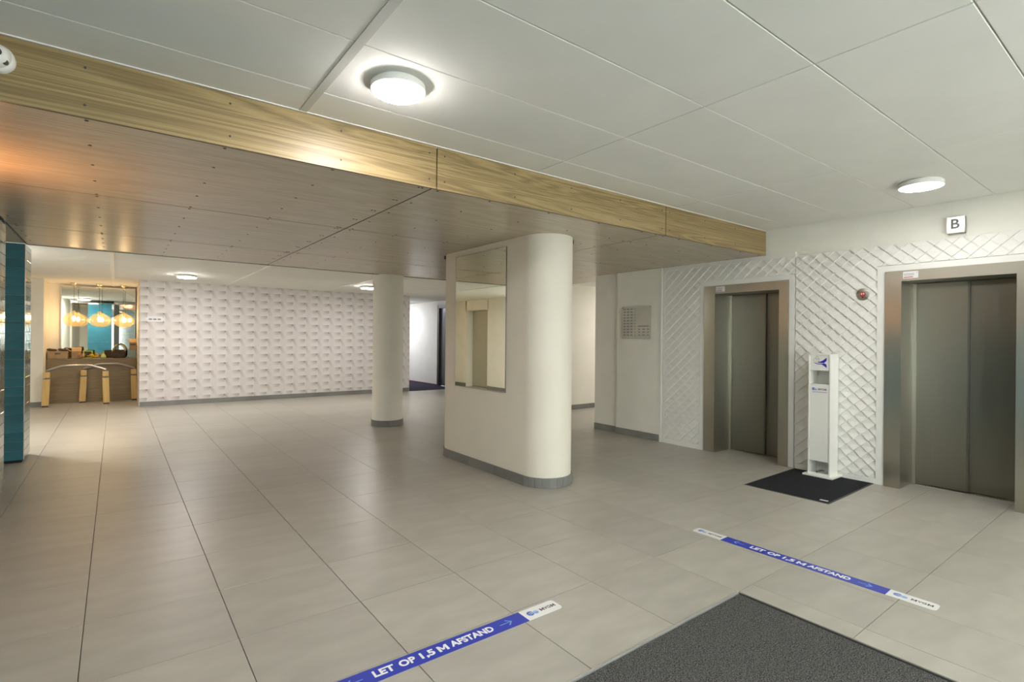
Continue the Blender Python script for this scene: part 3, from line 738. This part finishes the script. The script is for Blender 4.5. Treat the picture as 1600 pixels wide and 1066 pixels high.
# ------------------------------------------------------------------ hand sanitizer stand
SX, SY = 6.055, 2.50
t = thing('sanitizer_stand', (SX, SY, .008), 'slim white hand sanitizer stand on the small mat, hand symbol on top', 'stand')
hw, dp, H_ = .112, .20, 1.325
box('base_plate', (-.035, .235, -hw-.04, hw+.04, 0, .018), 'cabinet_white', t, .002)
box('side_panel', (0, dp, hw-.014, hw, .018, H_-.014), 'cabinet_white', t, .001)
box('side_panel', (0, dp, -hw, -hw+.014, .018, H_-.014), 'cabinet_white', t, .001)
box('back_panel', (dp-.012, dp, -hw+.0145, hw-.0145, .018, H_-.014), 'cabinet_white', t)
box('top_panel', (0, dp, -hw, hw, H_-.0135, H_), 'cabinet_white', t, .001)
sp_ = box('sign_panel', (.008, .018, -hw+.0145, hw-.0145, 1.145, H_-.0145), 'cabinet_white', t, .001)
box('dispenser_shelf', (.006, dp-.013, -hw+.0145, hw-.0145, .985, .997), 'cabinet_white', t)
box('front_door', (.006, .018, -hw+.0145, hw-.0145, .165, .984), 'cabinet_white', t, .0015)
box('dispenser_head', (.07, .15, -.03, .03, 1.147, 1.30), 'cabinet_white', t, .004)
box('pedal_sill', (.004, .016, -hw+.0145, hw-.0145, .0185, .04), 'cabinet_white', t)
b = bm_(); tube(b, [(-.018, .01, .052), (.03, -.005, .062), (.09, -.02, .055)], [.012, .02, .01], 10, .6); ob('foot_pedal', b, 'chrome', t, True)
fr_ = ((.0078, -.0, 1.232), (0, -1, 0), (0, 0, 1), (-1, 0, 0))
flat('hand_symbol', [[(.005, .01), (.03, .022), (.07, .055), (.068, .02), (.045, -.003), (.02, -.006), (-.01, -.002), (-.03, .0), (-.012, .01)],
                     [(-.062, .002), (-.045, -.012), (-.02, -.020), (.02, -.020), (.045, -.038), (.072, -.056), (.066, -.018), (.045, -.006), (.02, -.012), (-.02, -.012)]], 'print_blue', t, fr_, label='blue washing hands symbol')
def ring(cx, cy, r, w=.0022, n=18, tip=0):
    out = []
    P = []
    for k in range(n):
        a = 2*math.pi*k/n + math.pi/2; e = 1 + tip*max(0, math.cos(a - math.pi/2))**6
        P.append((math.cos(a), math.sin(a)*e))
    for k in range(n):
        j = (k+1) % n
        out.append([(cx+P[k][0]*(r-w), cy+P[k][1]*(r-w)), (cx+P[j][0]*(r-w), cy+P[j][1]*(r-w)), (cx+P[j][0]*r, cy+P[j][1]*r), (cx+P[k][0]*r, cy+P[k][1]*r)])
    return out
flat('drop_symbol', ring(-.045, .022, .017, tip=.5) + ring(-.026, .048, .013, tip=.8) + ring(-.008, .03, .010, tip=.5), 'print_grey', t, fr_)
st = flat('brand_sticker', [[(-.082, -.028), (.082, -.028), (.082, .036), (-.082, .036)]], 'sticker_white', t, ((.0058, 0, .93), (0, -1, 0), (0, 0, 1), (-1, 0, 0)), th=.0006)
f5 = ((.0051, .048, .942), (0, -1, 0), (0, 0, 1), (-1, 0, 0))
logo(st, f5, .075)
small_brand(st, ((.0051, 0, .942), *f5[1:]), .028, .8)
flat('print_line', [[(-.07 + .012*k, -.022), (-.062 + .012*k, -.022), (-.062 + .012*k, -.016), (-.07 + .012*k, -.016)] for k in range(12)], 'print_grey', st, ((.0051, 0, .93), *f5[1:]))

# ------------------------------------------------------------------ niche: counter, mirror, pendants
CX0, CX1, CY0, CY1, CH = -1.165, .385, 14.72, 15.1, .945
t = thing('wood_counter', ((CX0+CX1)/2, CY0, 0), 'wood-grain counter filling the niche at the far left', 'counter')
mx_ = (CX0+CX1)/2
box('worktop', (CX0-mx_, CX1-mx_, -.01, CY1-CY0, CH-.03, CH), 'wood_counter', t, .002)
box('upper_panel', (CX0-mx_, CX1-mx_, .004, .03, CH-.24, CH-.032), 'wood_counter', t)
box('front_panel', (CX0-mx_, CX1-mx_, .0, .03, .001, CH-.243), 'wood_counter', t)
box('carcass', (CX0-mx_, CX1-mx_, .031, CY1-CY0, .001, CH-.031), 'dark_plastic', t)
t = thing('niche_mirror', (-.30, 15.24, 1.77), 'large mirror behind the counter in the niche, doubling the pendants', 'mirror', rz=-.055)
box('mirror_glass', (-.66, .66, -.012, -.010, -.81, .77), 'mirror_glass', t)
box('backing', (-.662, .662, -.0095, .0, -.812, .772), 'dark_steel', t)
boxes('frame', [(-.675, -.662, -.02, .0, -.82, .785), (.662, .668, -.02, .0, -.82, .785), (-.675, .668, -.02, .0, .772, .785)], 'satin_nickel', t)

pend = None
def pendant(x, y, label):
    t = thing('pendant_lamp', (x, y, ZB), label, 'lamp', 'amber glass pendants over the counter')
    b = bm_(); lathe(b, [(.065, -.0005), (.065, -.012), (.045, -.035), (.016, -.06), (.006, -.07)], 28); ob('canopy', b, 'satin_nickel', t, True)
    b = bm_(); tube(b, [(0, 0, -.06), (0, 0, -.62)], .004, 6); ob('cord', b, 'print_black', t)
    zc = -.80
    b = bm_(); pr = [(.03, .165), (.045, .15), (.075, .142), (.12, .118), (.165, .075), (.19, .02), (.192, -.025), (.172, -.08), (.13, -.125), (.085, -.148)]
    lathe(b, [(r, zc+h) for r, h in pr], 40, closed=False); ob('glass_shade', b, 'amber_glass', t, True)
    b = bm_(); lathe(b, [(.012, zc+.20), (.028, zc+.185), (.03, zc+.16), (.022, zc+.1), (.02, zc+.07)], 16); ob('socket', b, 'satin_nickel', t, True)
    b = bm_(); lathe(b, [(.0, zc-.02), (.022, zc-.01), (.032, zc+.02), (.022, zc+.05), (.014, zc+.069)], 16); ob('bulb', b, 'warm_bulb', t, True)
pendant(-.73, 14.88, 'leftmost of the three amber glass pendants over the counter')
pendant(-.295, 14.88, 'middle one of the three amber glass pendants over the counter')
pendant(.135, 14.88, 'rightmost of the three amber glass pendants, next to the patterned wall')

# ------------------------------------------------------------------ trestles: bent metal rail on two wooden posts
def trestle(x0, x1, y, label, hid=False):
    mx = (x0+x1)/2; hw_ = (x1-x0)/2
    t = thing('trestle', (mx, y, 0), label, 'trestle', 'trestles in front of the counter')
    for s_ in (-1, 1):
        b = bm_(); vs = bx(b, s_*hw_-.055, s_*hw_+.055, -.035, .035, .03, .56)
        for v in b.verts:
            if v.co.z < .2: v.co.x += s_*.02
        bevel(b, .004); leg = ob('leg', b, 'post_wood', t)
        b = bm_(); bx(b, s_*(hw_+.018)-.05, s_*(hw_+.018)+.05, -.03, .03, 0, .0295); ob('rubber_foot', b, 'rubber', leg)
        b = bm_(); bx(b, s_*hw_-.052, s_*hw_+.052, -.035, .035, .59, .70); bevel(b, .004); ob('post_cap', b, 'post_wood', t)
        b = bm_(); bx(b, s_*hw_-.057, s_*hw_+.057, -.037, .037, .566, .577); bx(b, s_*hw_-.02, s_*hw_+.02, -.02, .02, .561, .589); ob('bracket', b, 'dark_steel', t)
    b = bm_(); pts = [(-hw_, 0, .70), (-hw_, 0, .73), (-hw_+.06, 0, .755), (-hw_+.23, 0, .815), (-hw_+.30, 0, .825), (hw_-.30, 0, .825), (hw_-.23, 0, .815), (hw_-.06, 0, .755), (hw_, 0, .73), (hw_, 0, .70)]
    tube(b, pts, .024, 8, 1.0); ob('rail', b, 'rail_metal', t)
trestle(-1.105, -.165, 14.08, 'nearer trestle, a bent metal rail on two wooden posts, at the left of the counter')
trestle(-.545, .33, 14.6, 'farther trestle close to the counter, its right end by the patterned wall')

# ------------------------------------------------------------------ things on the counter
def cbox(x, y, z, w_, d_, h_, label, mat='cardboard', name='cardboard_box', open_=False, rz=0, hole=True):
    t = thing(name, (x, y, z), label, 'box', rz=rz)
    b = bm_(); th = .006
    for dd in ((-w_/2, w_/2, -d_/2, -d_/2+th, 0, h_), (-w_/2, w_/2, d_/2-th, d_/2, 0, h_), (-w_/2, -w_/2+th, -d_/2, d_/2, 0, h_), (w_/2-th, w_/2, -d_/2, d_/2, 0, h_), (-w_/2, w_/2, -d_/2, d_/2, 0, th)): bx(b, *dd)
    ob('body', b, mat, t)
    if open_:
        b = bm_(); vs = bx(b, -w_/2, w_/2, d_/2-.005, d_/2, h_, h_+.09)
        for v in vs:
            if v.co.z > h_+.01: v.co.y += .06
        ob('flap', b, mat, t)
        b = bm_(); vs = bx(b, -w_/2-.004, -w_/2, -d_/2, d_/2, h_, h_+.07)
        for v in vs:
            if v.co.z > h_+.01: v.co.x -= .09
        ob('flap', b, mat, t)
    else: box('lid', (-w_/2-.004, w_/2+.004, -d_/2-.004, d_/2+.004, h_-.025, h_+.003), mat, t, .001)
    if hole: box('handle_hole', (-.045, .045, -d_/2-.006, -d_/2+.001, h_*.62, h_*.78), 'print_black', t)
    return t
cy = 14.86
cbox(-.985, cy, CH, .34, .24, .16, 'flat tan cardboard box at the left end of the counter')
cbox(-.685, cy+.07, CH, .17, .17, .155, 'small open cardboard box beside the flat tan box', open_=True, hole=False)
cbox(.305, cy+.03, CH, .15, .22, .19, 'grey-green box at the right end of the counter', 'teal_grey', 'storage_box', hole=False)
cbox(.32, cy+.03, CH+.194, .13, .18, .16, 'tan cardboard box on top of the grey-green box', open_=True)
def shoe(x, y, z, label):
    b = bm_(); tube(b, [(-.085, 0, .03), (-.05, 0, .032), (.0, 0, .024), (.05, 0, .022), (.085, 0, .018)], [.02, .033, .03, .028, .014], 10, .9)
    ob('dark_glove', b, 'wicker', None, True, (x, y, z), label=label, cat='glove', group='dark bundles on the boxes')
shoe(-1.085, cy+.03, CH+.165, 'dark crumpled bundle on the left end of the flat tan box')
shoe(-.80, cy+.02, CH+.19, 'dark crumpled bundle at the right, over the flat tan box') if False else shoe(-.90, cy-.03, CH+.166, 'dark crumpled bundle on the right end of the flat tan box')
t = thing('picture_frame', (-.49, cy+.1, CH), 'small lime green picture frame standing behind the flowers', 'picture frame')
boxes('frame', [(-.085, .085, -.012, .008, 0, .022), (-.085, .085, -.012, .008, .15, .172), (-.085, -.063, -.012, .008, .022, .15), (.063, .085, -.012, .008, .022, .15)], 'lime_frame', t)
box('picture', (-.063, .063, -.004, .004, .022, .15), 'wicker', t)
def flowers(x, y, z, label, mats, n, spread, seed):
    rr = random.Random(seed)
    t = thing('flower_bunch', (x, y, z), label, 'flowers')
    b = bm_()
    for k in range(12):
        a = rr.uniform(-.6, .6); l = rr.uniform(.05, .10)
        tube(b, [(-.02, rr.uniform(-.03, .03), .012), (l*.5, a*.04, .025), (l, a*.08, .02)], [.006, .005, .003], 5)
    ob('stems', b, 'leaf', t, True)
    for k in range(n):
        px, py, pz = rr.uniform(-spread, spread), rr.uniform(-.05, .05), rr.uniform(.02, .09)
        b = bm_()
        for m_ in range(7):
            a = 2*math.pi*m_/7 + rr.random(); s_ = .033
            c = Vector((px, py, pz)); d_ = Vector((math.cos(a), math.sin(a)*.7, .6*rr.uniform(.2, 1)))*s_
            n_ = Vector((-math.sin(a), math.cos(a), 0))*.009
            vs = [b.verts.new(c), b.verts.new(c + d_*.6 + n_), b.verts.new(c + d_*1.2 + Vector((0, 0, .006))), b.verts.new(c + d_*.6 - n_), b.verts.new(c + d_*.5 - Vector((0, 0, .008)))]
            b.faces.new(vs[:4]); b.faces.new((vs[0], vs[1], vs[4])); b.faces.new((vs[0], vs[4], vs[3])); b.faces.new((vs[1], vs[2], vs[4])); b.faces.new((vs[2], vs[3], vs[4]))
        ob('blossom', b, mats[k % len(mats)], t)
flowers(-.40, cy-.06, CH, 'bunch of yellow flowers lying on the counter', ['petal_yellow'], 16, .075, 3)
flowers(-.60, cy-.075, CH, 'bunch of pink and cream flowers left of the yellow ones', ['petal_pink', 'petal_pink', 'petal_yellow'], 10, .06, 5)
b = bm_(); lathe(b, [(.035, 0), (.052, .02), (.05, .05), (.03, .085), (.012, .11), (.010, .15), (.015, .165)], 24)
ob('bud_vase', b, 'vase_glass', None, True, (-.215, cy-.06, CH), label='small yellow-green bottle vase between flowers and basket', cat='vase')
def basket(x, y, z, w_, d_, h_, label, handles=True):
    t = thing('wicker_basket', (x, y, z), label, 'basket')
    b = bm_()
    n = 28; rows_ = [(0, .82), (h_*.12, .9), (h_*.35, .98), (h_*.7, 1.0), (h_, .95), (h_*1.03, .98), (h_*1.0, .9), (h_*.3, .9), (h_*.1, .8)]
    rg = []
    for i, (hz, k_) in enumerate(rows_):
        rg.append([b.verts.new((w_/2*k_*math.copysign(abs(math.cos(a))**.7, math.cos(a)), d_/2*k_*math.copysign(abs(math.sin(a))**.7, math.sin(a)), hz + (.0 if i < 3 else .004*math.sin(9*a)))) for a in [2*math.pi*q_/n for q_ in range(n)]])
    for p, q_ in zip(rg, rg[1:]):
        for k in range(n): b.faces.new((p[k], p[(k+1) % n], q_[(k+1) % n], q_[k]))
    b.faces.new(rg[0]); b.faces.new(rg[-1]); ob('woven_body', b, 'wicker', t, True)
    if handles:
        for s_ in (-1, 1):
            b = bm_(); pts = [(w_*.42*math.cos(a), s_*d_*.3*(1-.3*math.sin(a)), h_*.9 + .155*math.sin(a)) for a in [math.pi*k/12 for k in range(13)]]
            tube(b, pts, .012, 8); hn = ob('handle', b, 'rope', t, True)
            b = bm_(); tube(b, pts[5:8], .016, 8); ob('handle_wrap', b, 'print_black', hn, True)
    return t
basket(.06, cy-.01, CH, .27, .19, .17, 'dark wicker basket with pale rope handles on the counter')
basket(-.12, cy+.165, CH, .2, .1, .165, 'small dark basket behind the bud vase, left of the handled basket', False)
